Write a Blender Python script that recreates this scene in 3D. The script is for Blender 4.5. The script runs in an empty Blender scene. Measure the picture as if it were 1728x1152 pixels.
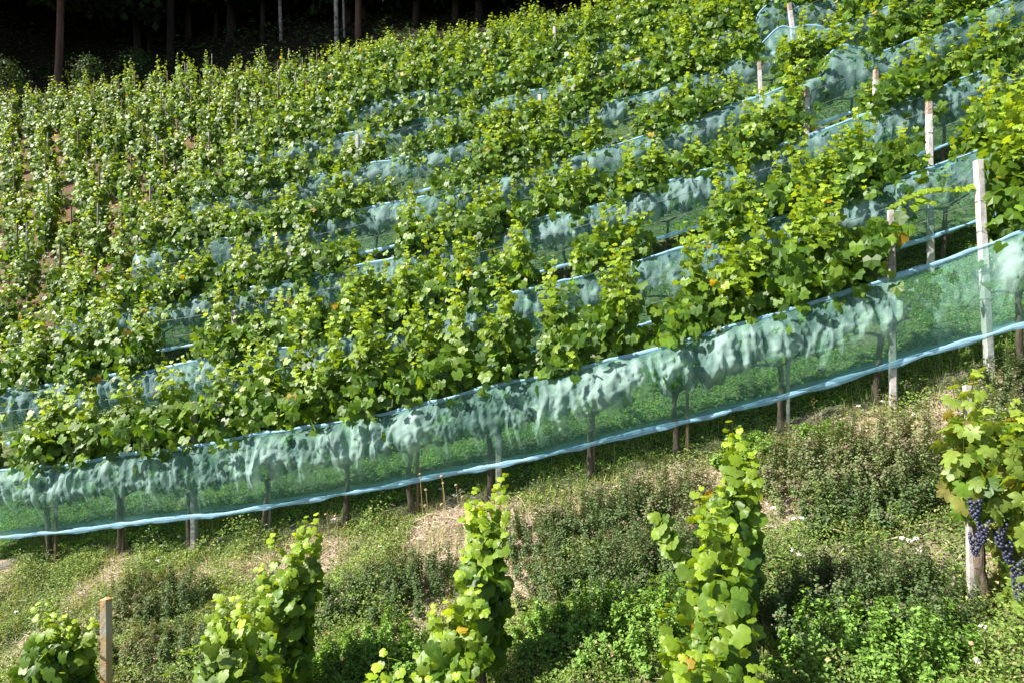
import bpy, math, numpy as np
from mathutils import Vector
S = bpy.context.scene
rng = np.random.default_rng(7)
# ---------------------------------------------------------------- camera
cam_d = bpy.data.cameras.new("camera"); cam = bpy.data.objects.new("camera", cam_d)
S.collection.objects.link(cam); S.camera = cam
cam_d.lens = 24; cam_d.sensor_width = 36; cam_d.clip_end = 400; cam_d.clip_start = 0.05
cam.location = (0, 0, 0); cam.rotation_euler = (math.radians(90), 0, 0)
# ---------------------------------------------------------------- light
SUN = Vector((-0.70, -0.18, 0.62)).normalized()
w = bpy.data.worlds.new("World"); S.world = w; w.use_nodes = True
nt = w.node_tree; sky = nt.nodes.new("ShaderNodeTexSky"); sky.sky_type = 'NISHITA'; sky.sun_disc = False
sky.sun_elevation = math.asin(SUN.z); sky.sun_rotation = math.atan2(SUN.x, SUN.y)
nt.links.new(sky.outputs[0], nt.nodes['Background'].inputs[0]); nt.nodes['Background'].inputs[1].default_value = 0.065
sl = bpy.data.lights.new("sun", 'SUN'); sl.energy = 5.0; sl.angle = math.radians(0.53); sl.color = (1.0, 0.94, 0.82)
so = bpy.data.objects.new("sun", sl); S.collection.objects.link(so)
so.rotation_euler = SUN.to_track_quat('Z', 'Y').to_euler()
S.view_settings.view_transform = 'Standard'; S.view_settings.look = 'None'
S.view_settings.exposure = 1.36; S.view_settings.gamma = 1
S.render.resolution_x = 1024; S.render.resolution_y = 682
S.cycles.transparent_max_bounces = 24; S.cycles.max_bounces = 8

# ---------------------------------------------------------------- numeric helpers
EU = np.array([.984, -.179]); EN = np.array([.179, .984]); ROT = math.atan2(-.179, .984)
K = [0.0782, 2.6967, 6.6277, 0.9437, -0.0339, 2.0937, -1.294, -0.606, -0.2803, 0.1037]
def _poly(u, c):
    u = u/10; c = (c-10)/10
    b = [u**0, u, c, u*u, u*c, c*c, c**3, u*c*c, u*u*c, u**3]
    return sum(k*x for k, x in zip(K, b))
def _hash(ix, iy, seed):
    v = np.sin(ix*127.1+iy*311.7+seed*74.7)*43758.5453
    return v-np.floor(v)
def vnoise(x, y, seed=0):
    x = np.asarray(x, float); y = np.asarray(y, float)
    ix = np.floor(x); iy = np.floor(y); fx = x-ix; fy = y-iy
    fx = fx*fx*(3-2*fx); fy = fy*fy*(3-2*fy)
    a = _hash(ix, iy, seed); b = _hash(ix+1, iy, seed); c = _hash(ix, iy+1, seed); d = _hash(ix+1, iy+1, seed)
    return (a*(1-fx)+b*fx)*(1-fy)+(c*(1-fx)+d*fx)*fy
def fbm(x, y, seed=0, o=3):
    s = 0; a = .5
    for i in range(o):
        s = s+a*vnoise(np.asarray(x)*2**i, np.asarray(y)*2**i, seed+i*13); a *= .5
    return s/(1-.5**o)
def terr(u, c, relief=True):
    u = np.asarray(u, float); c = np.asarray(c, float)
    uc = np.clip(u, -30, 15); cc = np.clip(c, 2.5, 27)
    z = _poly(uc, cc)
    h = .05
    gu = (_poly(np.clip(uc+h, -30, 15), cc)-_poly(np.clip(uc-h, -30, 15), cc))/h*(np.abs(u-uc) > 0)
    z = z+(u-uc)*gu*.6
    z = z+(c-27)*(c > 27)*.55+np.clip(c-33, 0, 200)*.45+np.clip(-30-u, 0, 60)*.35*(c > 25)+(c < 2.5)*(c-2.5)*.8
    if relief:
        z = z+(fbm(u*.9, c*.9, 3)-.5)*.14+(fbm(u*4, c*4, 9)-.5)*.07*(np.abs(c-6) < 12)
    return z
def uc2xy(u, c): return u*EU[0]+c*EN[0], u*EU[1]+c*EN[1]
def xy2uc(x, y): return x*EU[0]+y*EU[1], x*EN[0]+y*EN[1]
def px2ground(x, y):
    t = (x-864)/1152; v = (576-y)/1152
    d = np.arange(3, 60, .02); X = t*d; u, c = xy2uc(X, d)
    i = np.argmax(terr(u, c, False) > v*d)
    return float(u[i]), float(c[i])
def row_u(x, c):
    t = (x-864)/1152; d = c/(.984+.179*t); return .984*t*d-.179*d
def slopes(u, c):
    h = .2
    return float(terr(u+h, c, False)-terr(u-h, c, False))/(2*h), float(terr(u, c+h, False)-terr(u, c-h, False))/(2*h)

# ---------------------------------------------------------------- object helpers
COL = S.collection
def meshobj(name, V, F, mat, parent=None, col=None, smooth=False, extra=None):
    V = np.asarray(V, np.float32); F = np.asarray(F, np.int32)
    me = bpy.data.meshes.new(name); k = F.shape[1]
    me.vertices.add(len(V)); me.vertices.foreach_set('co', V.ravel())
    me.loops.add(F.size); me.loops.foreach_set('vertex_index', F.ravel())
    me.polygons.add(len(F)); me.polygons.foreach_set('loop_start', np.arange(0, F.size, k, dtype=np.int32))
    me.polygons.foreach_set('use_smooth', np.full(len(F), smooth))
    if col is not None:
        a = me.color_attributes.new('Col', 'FLOAT_COLOR', 'POINT')
        c4 = np.ones((len(V), 4), np.float32); c4[:, :3] = col; a.data.foreach_set('color', c4.ravel())
    if extra:
        for kx, vx in extra.items():
            a = me.attributes.new(kx, 'FLOAT', 'POINT'); a.data.foreach_set('value', np.asarray(vx, np.float32))
    me.update(calc_edges=True)
    me.materials.append(mat)
    o = bpy.data.objects.new(name, me); COL.objects.link(o)
    if parent: o.parent = parent
    return o
def thing(name, label, cat, loc, rz=0, group=None):
    o = bpy.data.objects.new(name, None); COL.objects.link(o); o.empty_display_size = .1
    o.location = loc; o.rotation_euler = (0, 0, rz); o['label'] = label; o['category'] = cat
    if group: o['group'] = group
    return o
def tag(o, label, cat, group=None):
    o['label'] = label; o['category'] = cat
    if group: o['group'] = group
    return o
def kind(o, k, label=None, cat=None):
    o['kind'] = k
    if label: o['label'] = label
    if cat: o['category'] = cat
    return o
class MB:
    def __init__(s): s.V = []; s.F = []; s.C = []; s.n = 0
    def add(s, V, F, C=None):
        V = np.asarray(V, float); F = np.asarray(F, int)
        s.V.append(V); s.F.append(F+s.n); s.n += len(V)
        if C is not None: s.C.append(np.broadcast_to(np.asarray(C, float), (len(V), 3)))
    def tube(s, P, R, n=6, C=None, cap=True):
        P = np.asarray(P, float); m = len(P); R = np.broadcast_to(np.asarray(R, float), (m,))
        T = np.gradient(P, axis=0); T /= np.linalg.norm(T, axis=1)[:, None]+1e-9
        ref = np.where(np.abs(T[:, 2:3]) > .9, np.array([[1., 0, 0]]), np.array([[0, 0, 1.]]))
        A = np.cross(T, ref); A /= np.linalg.norm(A, axis=1)[:, None]+1e-9; B = np.cross(T, A)
        th = np.arange(n)*2*np.pi/n
        V = (P[:, None]+R[:, None, None]*(A[:, None]*np.cos(th)[None, :, None]+B[:, None]*np.sin(th)[None, :, None])).reshape(-1, 3)
        V = np.vstack([V, P[-1:]])
        i = np.arange(m-1)[:, None]; j = np.arange(n)[None]; j2 = (j+1) % n
        a = i*n+j; b = i*n+j2; c = (i+1)*n+j2; d = (i+1)*n+j
        F = np.concatenate([np.stack([a, b, c], -1).reshape(-1, 3), np.stack([a, c, d], -1).reshape(-1, 3)])
        if cap: F = np.concatenate([F, np.stack([(m-1)*n+j[0], (m-1)*n+j2[0], np.full(n, m*n)], -1)])
        s.add(V, F, C)
    def build(s, name, mat, parent=None, smooth=False):
        return meshobj(name, np.concatenate(s.V), np.concatenate(s.F), mat, parent, np.concatenate(s.C) if s.C else None, smooth)

# ---------------------------------------------------------------- leaf templates
def leaf_template(level):
    half = {3: [(0, 1.05), (10, .90), (20, .84), (29, .58), (38, .78), (50, .98), (62, .80), (74, .74), (84, .54), (96, .76), (112, .84), (132, .68), (152, .60), (168, .46)],
            2: [(0, .98), (14, .86), (26, .79), (38, .86), (52, .90), (66, .80), (78, .72), (92, .78), (110, .79), (128, .70), (150, .62), (166, .48)],
            1: [(0, 1.0), (27, .76), (50, .91), (78, .71), (108, .80), (145, .64)],
            0: [(0, 1.0), (50, .9), (110, .76), (150, .6)]}[level]
    pts = half+[(180, .14)]+[(360-a, r) for a, r in reversed(half[1:])]
    o = np.array([[math.sin(math.radians(a))*r, math.cos(math.radians(a))*r] for a, r in pts])
    n = len(o)
    if level >= 2:
        V = np.vstack([[[0, 0]], o*.55, o]); rr = np.linalg.norm(V, axis=1)
        z = -.28*rr**2+.10*np.abs(V[:, 0])+np.concatenate([[0], np.zeros(n), .05*np.cos(np.arange(n)*2.2)])
        i = np.arange(n); j = (i+1) % n
        F = np.concatenate([np.stack([np.zeros(n, int), 1+j, 1+i], -1), np.stack([1+i, 1+j, 1+n+j], -1), np.stack([1+i, 1+n+j, 1+n+i], -1)])
    else:
        V = np.vstack([[[0, 0]], o]); rr = np.linalg.norm(V, axis=1)
        z = -.25*rr**2+.16*np.abs(V[:, 0]); i = np.arange(n); j = (i+1) % n
        F = np.stack([np.zeros(n, int), 1+j, 1+i], -1)
    V = np.column_stack([V[:, 0], V[:, 1]+.25, z])
    return V*.62, F
LT = [leaf_template(i) for i in range(4)]
def unit(a): return a/(np.linalg.norm(a, axis=-1, keepdims=True)+1e-9)
def place_leaves(P, Nn, T, size, colr, lvl, r):
    V0, F0 = LT[lvl]
    Nn = unit(Nn); T = unit(T-np.sum(T*Nn, 1, keepdims=True)*Nn); X = np.cross(T, Nn)
    N = len(P); curl = r.uniform(.3, 1.9, N)[:, None]; asp = r.uniform(.88, 1.12, N)[:, None]
    V = P[:, None]+size[:, None, None]*(X[:, None]*(V0[None, :, 0]*asp)[..., None]+T[:, None]*V0[None, :, 1, None]+Nn[:, None]*(V0[None, :, 2]*curl)[..., None])
    k = len(V0); F = (F0[None]+(np.arange(N)*k)[:, None, None]).reshape(-1, 3)
    return V.reshape(-1, 3), F, np.repeat(colr, k, 0)

OLD = np.array([.034, .090, .012]); MID = np.array([.120, .225, .018]); YNG = np.array([.33, .45, .032])
def leafcol(t, r, n, red=0.):
    a = np.clip(t, 0, 1)[:, None]; q = r.random((n, 1))
    c = OLD*(1-q)+MID*q
    c = c*(1-a)+YNG*a
    c = c*r.uniform(.8, 1.2, (n, 1))
    m = r.random(n) < .003
    c[m] = np.array([.42, .30, .03])*r.uniform(.6, 1.1, (m.sum(), 1))
    if red:
        m = r.random(n) < red
        k = r.uniform(.15, .55, (m.sum(), 1)); c[m] = c[m]*(1-k)+np.array([.30, .09, .09])*k
        m = r.random(n) < .7; c[m] = c[m]*.55+np.array([.28, .36, .08])*.45
    return c
def foliage(r, W, z0, H, lvl, S_=.12, shoots=15, depth=.12, droop=.3, fill=90, sl=(0, 0), step=.062, spread=.17, red=0., arms=True, wide_top=1.0, curtain=0, cz=(1.15, 1.6), cy=.36, peaks=None):
    P = []; D = []; tt = []; canes = []
    nk = 3 if W > .5 else 2
    kx = np.linspace(-W*.4, W*.4, nk)+r.normal(0, W*.08, nk); kh = r.uniform(.66, 1.08, nk); kh[int(r.integers(nk))] = 1.1
    if peaks: nk = len(peaks); kx = np.array([p_[0] for p_ in peaks]); kh = np.array([p_[1] for p_ in peaks])
    ky = r.normal(0, depth*.5, nk)
    for s in range(shoots):
        ki = int(r.integers(nk)); clu = r.random() < .8
        x0 = kx[ki]+r.normal(0, W*.10) if clu else r.uniform(-W/2, W/2); y0 = r.normal(0, depth*.5); zs = z0+r.uniform(-.05, .15)
        h = (H-zs)*(kh[ki]*r.uniform(.8, 1.0) if clu else r.uniform(.5, .82))
        m = max(5, int(h/step)); t = np.linspace(0, 1, m)
        dx = (kx[ki]-x0)*.5+r.normal(0, .08); dy = ky[ki]+r.normal(0, depth*.75)
        ph = r.uniform(0, 6.28)
        path = np.column_stack([x0+dx*t+.03*np.sin(t*5+ph), (y0+dy*t**1.4)*(1+(wide_top-1)*t), zs+h*t])
        if r.random() < droop:   # the tip arches over and hangs
            k = (t > .72); q = (t[k]-.72)/.28; sgn = -1 if r.random() < .7 else 1
            path[k, 1] += sgn*.30*q; path[k, 0] += r.normal(0, .12)*q; path[k, 2] -= h*.28*q+.18*q*q
        canes.append(path)
        lp = np.repeat(path, 1, 0); P.append(lp); tt.append(t)
    if fill:
        t = r.random(fill)**.8; P.append(np.column_stack([r.uniform(-W/2, W/2, fill), r.normal(0, depth*.9, fill), z0-.05+(H-z0)*.68*t])); tt.append(t*.5)
    if curtain:
        nc_ = max(2, curtain//14)
        cx = r.uniform(-W/2, W/2, nc_); cl_ = r.uniform(cz[0], cz[1], nc_)
        i_ = r.integers(0, nc_, curtain); q = r.random(curtain)
        P.append(np.column_stack([cx[i_]+r.normal(0, .09, curtain), -cy+.06*q+r.normal(0, .05, curtain), cl_[i_]*(1-q)+1.75*q])); tt.append(.35*r.random(curtain))
    P = np.concatenate(P); t = np.concatenate(tt); N = len(P)
    side = np.where(r.random(N) < .6, -1, 1)
    off = np.column_stack([r.normal(0, .6, N), side*r.uniform(.2, 1, N), r.normal(.05, .25, N)])
    off = unit(off)*r.uniform(.03, 1, N)[:, None]*(spread*(1-.65*t**2))[:, None]
    Pl = P+off
    Nn = np.column_stack([off[:, 0]*3, side*r.uniform(.4, 1.2, N), r.uniform(-.05, .45, N)+1.1*np.clip(t, 0, 1)**2])+r.normal(0, .32, (N, 3))
    T = np.column_stack([off[:, 0]*5+r.normal(0, .4, N), side*.6+r.normal(0, .2, N), -.9+r.normal(0, .35, N)])
    size = S_*r.uniform(.72, 1.18, N)*(1-.62*t**3)
    tip = t**3.6*r.uniform(.35, 1.1, N)+.25*(r.random(N) < .15)
    col = leafcol(tip, r, N, red)
    Pl[:, 2] += sl[0]*Pl[:, 0]+sl[1]*Pl[:, 1]*.3
    mb = MB(); mb.add(*place_leaves(Pl, Nn, T, size, col, lvl, r))
    for p in canes:
        p = p.copy(); p[:, 2] += sl[0]*p[:, 0]
        mb.tube(p[::3] if len(p) > 6 else p, np.linspace(.005, .002, len(p[::3]) if len(p) > 6 else len(p)), 3, (.10, .13, .03), False)
    return mb
def trunk(r, h, W, rad=.03, sl=(0, 0), arms=True):
    mb = MB(); k = 9; t = np.linspace(0, 1, k)
    p = np.column_stack([np.cumsum(r.normal(0, .012, k)), np.cumsum(r.normal(0, .010, k)), -.12+(h+.12)*t])
    p[:, 0] -= p[0, 0]; p[:, 1] -= p[0, 1]
    rr = rad*(1.25-.5*t)*r.uniform(.85, 1.2, k); rr[-1] *= 1.35
    mb.tube(p, rr, 8)
    if arms:
        for s in (-1, 1):
            q = np.linspace(0, 1, 6)
            a = np.column_stack([p[-1, 0]+s*W*.48*q, p[-1, 1]+r.normal(0, .01, 6), p[-1, 2]-.02+.10*np.sin(q*1.6)+sl[0]*s*W*.48*q])
            mb.tube(a, rad*(.6-.3*q), 6)
    return mb

# ---------------------------------------------------------------- materials
def newmat(name):
    m = bpy.data.materials.new(name); m.use_nodes = True; t = m.node_tree; t.nodes.clear()
    out = t.nodes.new('ShaderNodeOutputMaterial'); return m, t, out
def N_(t, typ, **kw):
    n = t.nodes.new(typ)
    for k, v in kw.items(): setattr(n, k, v)
    return n
def ramp(t, fac, stops):
    r = t.nodes.new('ShaderNodeValToRGB'); e = r.color_ramp.elements
    while len(e) < len(stops): e.new(.5)
    for x, (p, c) in zip(e, stops): x.position = p; x.color = (*c, 1)
    t.links.new(fac, r.inputs[0]); return r.outputs[0]
def noise(t, scale, detail=4, rough=.6, vec=None):
    n = t.nodes.new('ShaderNodeTexNoise'); n.inputs['Scale'].default_value = scale; n.inputs['Detail'].default_value = detail; n.inputs['Roughness'].default_value = rough
    if vec: t.links.new(vec, n.inputs['Vector'])
    return n.outputs[0]
def leafmat(name, rough=.42, transl=.34, back=(1.5, 1.35, 2.2), spec=.5):
    m, t, out = newmat(name); L = t.links.new
    a = N_(t, 'ShaderNodeAttribute', attribute_name='Col')
    g = N_(t, 'ShaderNodeNewGeometry')
    mul = N_(t, 'ShaderNodeMix', data_type='RGBA', blend_type='MULTIPLY'); mul.inputs[0].default_value = 1
    L(a.outputs[0], mul.inputs[6]); mul.inputs[7].default_value = (*back, 1)
    mx = N_(t, 'ShaderNodeMix', data_type='RGBA'); L(g.outputs['Backfacing'], mx.inputs[0]); L(a.outputs[0], mx.inputs[6]); L(mul.outputs[2], mx.inputs[7])
    nz = noise(t, 25, 3)
    var = N_(t, 'ShaderNodeMix', data_type='RGBA', blend_type='MULTIPLY'); var.inputs[0].default_value = .5
    L(mx.outputs[2], var.inputs[6]); L(ramp(t, nz, [(.3, (.6, .6, .6)), (.7, (1.3, 1.3, 1.2))]), var.inputs[7])
    p = N_(t, 'ShaderNodeBsdfPrincipled'); L(var.outputs[2], p.inputs['Base Color']); p.inputs['Roughness'].default_value = rough
    p.inputs['Specular IOR Level'].default_value = spec
    tr = N_(t, 'ShaderNodeBsdfTranslucent')
    tm = N_(t, 'ShaderNodeMix', data_type='RGBA', blend_type='MULTIPLY'); tm.inputs[0].default_value = 1; L(a.outputs[0], tm.inputs[6]); tm.inputs[7].default_value = (2.6, 2.2, .8, 1)
    L(tm.outputs[2], tr.inputs[0])
    ms = N_(t, 'ShaderNodeMixShader'); ms.inputs[0].default_value = transl; L(p.outputs[0], ms.inputs[1]); L(tr.outputs[0], ms.inputs[2]); L(ms.outputs[0], out.inputs[0])
    return m
M_LEAF = leafmat('vine_leaf', .47, .36, (1.25, 1.15, 1.5), .42); M_WEED = leafmat('weed_leaf', .55, .25, (1.1, 1.1, 1.2), .3)
M_TREE = leafmat('tree_leaf', .6, .15, (1, 1, 1), .2)
def simplemat(name, stops, scale, rough=.8, bump=.3, stretch=None, bscale=None):
    m, t, out = newmat(name); L = t.links.new
    tc = N_(t, 'ShaderNodeTexCoord'); mp = N_(t, 'ShaderNodeMapping'); L(tc.outputs['Object'], mp.inputs[0])
    if stretch: mp.inputs['Scale'].default_value = stretch
    nz = noise(t, scale, 6, .65, mp.outputs[0]); p = N_(t, 'ShaderNodeBsdfPrincipled'); L(ramp(t, nz, stops), p.inputs['Base Color'])
    p.inputs['Roughness'].default_value = rough
    nb = noise(t, bscale or scale*3, 4, .6, mp.outputs[0]); b = N_(t, 'ShaderNodeBump'); b.inputs['Strength'].default_value = bump; b.inputs['Distance'].default_value = .02
    L(nb, b.inputs['Height']); L(b.outputs[0], p.inputs['Normal']); L(p.outputs[0], out.inputs[0]); return m
M_BARK = simplemat('vine_bark', [(.3, (.045, .032, .024)), (.55, (.13, .10, .075)), (.75, (.22, .18, .14))], 22, .9, .8, (1, 1, .2))
M_WOOD = simplemat('stake_wood', [(.3, (.10, .06, .04)), (.55, (.22, .14, .09)), (.75, (.30, .21, .14))], 18, .85, .4, (1, 1, .1))
M_CONC = simplemat('concrete', [(.3, (.20, .18, .17)), (.5, (.34, .32, .31)), (.7, (.46, .44, .43))], 9, .85, .3)
M_CONCW = simplemat('pale_concrete', [(.3, (.28, .26, .25)), (.45, (.48, .45, .45)), (.7, (.60, .57, .57))], 7, .8, .3)
M_LICH = simplemat('lichen_post', [(.35, (.42, .40, .36)), (.5, (.40, .33, .22)), (.62, (.50, .27, .08)), (.75, (.36, .33, .28))], 7, .9, .4)
M_STAIN = simplemat('post_top', [(.3, (.20, .15, .12)), (.55, (.32, .24, .20)), (.75, (.44, .38, .34))], 14, .9, .4)
M_WIRE = simplemat('wire', [(.4, (.12, .12, .12)), (.6, (.25, .25, .25))], 20, .5, 0)
M_TRUNK = simplemat('tree_bark', [(.3, (.012, .009, .007)), (.55, (.03, .021, .017)), (.75, (.06, .042, .03))], 3, .95, .8, (1, 1, .2))
M_PINE = simplemat('pine_bark', [(.3, (.06, .03, .02)), (.55, (.15, .085, .06)), (.75, (.24, .15, .11))], 3, .95, .8, (1, 1, .2))
M_BIRCH = simplemat('pale_bark', [(.4, (.10, .08, .07)), (.55, (.42, .38, .36)), (.75, (.55, .5, .48))], 2, .9, .3, (1, 1, 1.5))
M_STRAW = leafmat('dry_straw', .7, .1, (1, 1, 1), .2)
M_PETAL = simplemat('petal', [(.3, (.6, .62, .55)), (.6, (.82, .82, .78))], 30, .7, 0)
M_SEED = simplemat('seed_head', [(.3, (.22, .14, .07)), (.6, (.42, .31, .18))], 40, .9, .5)
M_GRAPE = simplemat('blue_grape', [(.3, (.012, .012, .03)), (.55, (.04, .045, .095)), (.75, (.11, .125, .21))], 25, .45, 0)
M_GREENGRAPE = simplemat('green_grape', [(.3, (.10, .14, .03)), (.7, (.25, .28, .06))], 25, .4, 0)

def netmat(name, base, lo, hi, colA, colB, rough=.38):
    m, t, out = newmat(name); L = t.links.new
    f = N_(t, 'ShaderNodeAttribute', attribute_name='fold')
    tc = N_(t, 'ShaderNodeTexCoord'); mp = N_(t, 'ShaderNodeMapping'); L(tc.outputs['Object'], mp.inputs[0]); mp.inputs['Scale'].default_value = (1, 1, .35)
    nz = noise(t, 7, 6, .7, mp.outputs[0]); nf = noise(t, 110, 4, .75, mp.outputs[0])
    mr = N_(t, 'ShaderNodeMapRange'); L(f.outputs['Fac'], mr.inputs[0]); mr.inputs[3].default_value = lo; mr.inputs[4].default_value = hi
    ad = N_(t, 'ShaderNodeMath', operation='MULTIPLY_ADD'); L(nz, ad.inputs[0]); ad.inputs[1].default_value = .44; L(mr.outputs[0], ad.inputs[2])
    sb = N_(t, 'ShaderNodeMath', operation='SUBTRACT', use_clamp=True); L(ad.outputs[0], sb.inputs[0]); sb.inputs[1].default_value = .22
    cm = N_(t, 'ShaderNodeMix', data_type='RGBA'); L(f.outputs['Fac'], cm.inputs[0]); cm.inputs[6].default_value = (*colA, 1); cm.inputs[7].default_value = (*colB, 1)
    p = N_(t, 'ShaderNodeBsdfPrincipled'); L(cm.outputs[2], p.inputs['Base Color']); p.inputs['Roughness'].default_value = rough; p.inputs['Specular IOR Level'].default_value = .35
    b = N_(t, 'ShaderNodeBump'); b.inputs['Strength'].default_value = .45; b.inputs['Distance'].default_value = .02; L(nf, b.inputs['Height']); L(b.outputs[0], p.inputs['Normal'])
    tr = N_(t, 'ShaderNodeBsdfTranslucent'); L(cm.outputs[2], tr.inputs[0])
    m1 = N_(t, 'ShaderNodeMixShader'); m1.inputs[0].default_value = .3; L(p.outputs[0], m1.inputs[1]); L(tr.outputs[0], m1.inputs[2])
    tp = N_(t, 'ShaderNodeBsdfTransparent'); tp.inputs[0].default_value = (.80, .95, .90, 1)
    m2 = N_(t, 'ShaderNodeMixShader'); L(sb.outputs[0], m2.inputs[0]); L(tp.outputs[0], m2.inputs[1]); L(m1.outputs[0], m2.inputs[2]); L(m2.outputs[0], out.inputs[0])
    return m
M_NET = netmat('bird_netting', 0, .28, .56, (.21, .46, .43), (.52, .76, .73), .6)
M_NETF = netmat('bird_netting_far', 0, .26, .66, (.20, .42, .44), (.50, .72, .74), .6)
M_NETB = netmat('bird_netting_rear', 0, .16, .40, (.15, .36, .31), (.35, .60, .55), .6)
def hemmat():
    m, t, out = newmat('net_hem'); L = t.links.new
    f = N_(t, 'ShaderNodeAttribute', attribute_name='fold')
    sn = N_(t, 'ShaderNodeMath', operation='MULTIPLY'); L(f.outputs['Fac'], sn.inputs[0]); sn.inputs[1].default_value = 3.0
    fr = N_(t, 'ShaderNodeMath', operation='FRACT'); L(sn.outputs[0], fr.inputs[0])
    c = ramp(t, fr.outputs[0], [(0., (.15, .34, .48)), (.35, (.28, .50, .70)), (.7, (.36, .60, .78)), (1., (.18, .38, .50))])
    p = N_(t, 'ShaderNodeBsdfPrincipled'); L(c, p.inputs['Base Color']); p.inputs['Roughness'].default_value = .45
    nz = noise(t, 30, 3); b = N_(t, 'ShaderNodeBump'); b.inputs['Strength'].default_value = .4; b.inputs['Distance'].default_value = .01; L(nz, b.inputs['Height']); L(b.outputs[0], p.inputs['Normal'])
    tp = N_(t, 'ShaderNodeBsdfTransparent'); ms = N_(t, 'ShaderNodeMixShader'); ms.inputs[0].default_value = .78
    L(tp.outputs[0], ms.inputs[1]); L(p.outputs[0], ms.inputs[2]); L(ms.outputs[0], out.inputs[0]); return m
M_HEM = hemmat()

# ---------------------------------------------------------------- ground
def bareness(u, c):      # 1 = dry bare litter, 0 = green
    b = fbm(u*1.1+3, c*1.5, 21, 3)
    b = b+.20*np.exp(-((c-7.05)/.45)**2)*(u > -5.5)*1.5-.30*(c > 7.7)
    b = b+.55*(1/(1+np.exp(-(-11.2-u)*2)))*(c > 8)
    b = b+.3*np.exp(-(((u-1.9)/.55)**2+((c-5.75)/.35)**2))-.3*np.exp(-(((u+.2)/.7)**2+((c-6.2)/.5)**2))
    b = b-.08*(c < 5.3)
    b = b+.25*(fbm(u*5, c*5, 61)-.5); return np.clip((b-.46)*4, 0, 1)
us = np.concatenate([np.linspace(-70, -31, 14), np.linspace(-30, -12, 73), np.linspace(-11.9, 9, 350), np.linspace(9.3, 26, 56), np.linspace(28, 60, 12)])
cs = np.concatenate([np.linspace(-6, 2.4, 12), np.linspace(2.5, 10, 180), np.linspace(10.1, 28, 120), np.linspace(28.5, 110, 50)])
U, C_ = np.meshgrid(us, cs); X, Y = uc2xy(U, C_); Z = terr(U, C_)
nu = len(us); nc = len(cs); i = np.arange(nc-1)[:, None]*nu+np.arange(nu-1)[None]
F = np.stack([i, i+1, i+nu+1, i+nu], -1).reshape(-1, 4)
def groundmat():
    m, t, out = newmat('hillside_soil'); L = t.links.new
    tc = N_(t, 'ShaderNodeTexCoord')
    n1 = noise(t, 9, 8, .7, tc.outputs['Object']); n2 = noise(t, 40, 6, .7, tc.outputs['Object']); n3 = noise(t, 1.2, 4, .6, tc.outputs['Object'])
    litter = ramp(t, n2, [(.3, (.14, .095, .07)), (.5, (.32, .25, .20)), (.7, (.52, .44, .37))])
    red = ramp(t, n2, [(.3, (.06, .032, .022)), (.5, (.15, .085, .06)), (.7, (.27, .18, .14))])
    green = ramp(t, n1, [(.3, (.03, .055, .015)), (.5, (.06, .10, .028)), (.7, (.11, .15, .045))])
    bare = N_(t, 'ShaderNodeAttribute', attribute_name='bare'); redb = N_(t, 'ShaderNodeAttribute', attribute_name='redsoil'); fo = N_(t, 'ShaderNodeAttribute', attribute_name='wood')
    a = N_(t, 'ShaderNodeMix', data_type='RGBA'); L(redb.outputs['Fac'], a.inputs[0]); L(litter, a.inputs[6]); L(red, a.inputs[7])
    bn = N_(t, 'ShaderNodeMath', operation='MULTIPLY_ADD'); L(n1, bn.inputs[0]); bn.inputs[1].default_value = 2.2; L(bare.outputs['Fac'], bn.inputs[2])
    bs = N_(t, 'ShaderNodeMath', operation='SUBTRACT', use_clamp=True); L(bn.outputs[0], bs.inputs[0]); bs.inputs[1].default_value = 1.0
    b = N_(t, 'ShaderNodeMix', data_type='RGBA'); L(bs.outputs[0], b.inputs[0]); L(green, b.inputs[6]); L(a.outputs[2], b.inputs[7])
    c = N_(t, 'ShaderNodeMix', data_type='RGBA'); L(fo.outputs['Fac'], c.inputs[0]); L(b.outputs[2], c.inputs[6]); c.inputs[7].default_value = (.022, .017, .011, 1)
    p = N_(t, 'ShaderNodeBsdfPrincipled'); L(c.outputs[2], p.inputs['Base Color']); p.inputs['Roughness'].default_value = .95; p.inputs['Specular IOR Level'].default_value = .15
    bm = N_(t, 'ShaderNodeBump'); bm.inputs['Strength'].default_value = .9; bm.inputs['Distance'].default_value = .03; L(n2, bm.inputs['Height']); L(bm.outputs[0], p.inputs['Normal'])
    L(p.outputs[0], out.inputs[0]); return m
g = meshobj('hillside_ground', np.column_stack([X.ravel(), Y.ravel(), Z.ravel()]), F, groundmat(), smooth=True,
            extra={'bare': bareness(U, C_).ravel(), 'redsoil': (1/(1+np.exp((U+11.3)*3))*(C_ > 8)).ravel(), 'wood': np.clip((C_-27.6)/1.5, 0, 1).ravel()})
kind(g, 'structure')

# ---------------------------------------------------------------- helpers for labels
ORD = ['zeroth', 'first', 'second', 'third', 'fourth', 'fifth', 'sixth', 'seventh', 'eighth', 'ninth', 'tenth', 'eleventh', 'twelfth', 'thirteenth', 'fourteenth', 'fifteenth',
       'sixteenth', 'seventeenth', 'eighteenth', 'nineteenth', 'twentieth', 'twenty-first', 'twenty-second', 'twenty-third', 'twenty-fourth', 'twenty-fifth', 'twenty-sixth', 'twenty-seventh', 'twenty-eighth', 'twenty-ninth', 'thirtieth', 'thirty-first', 'thirty-second', 'thirty-third', 'thirty-fourth']
def gpos(u, c, dz=0.):
    x, y = uc2xy(u, c); return (float(x), float(y), float(terr(u, c))+dz)

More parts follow.
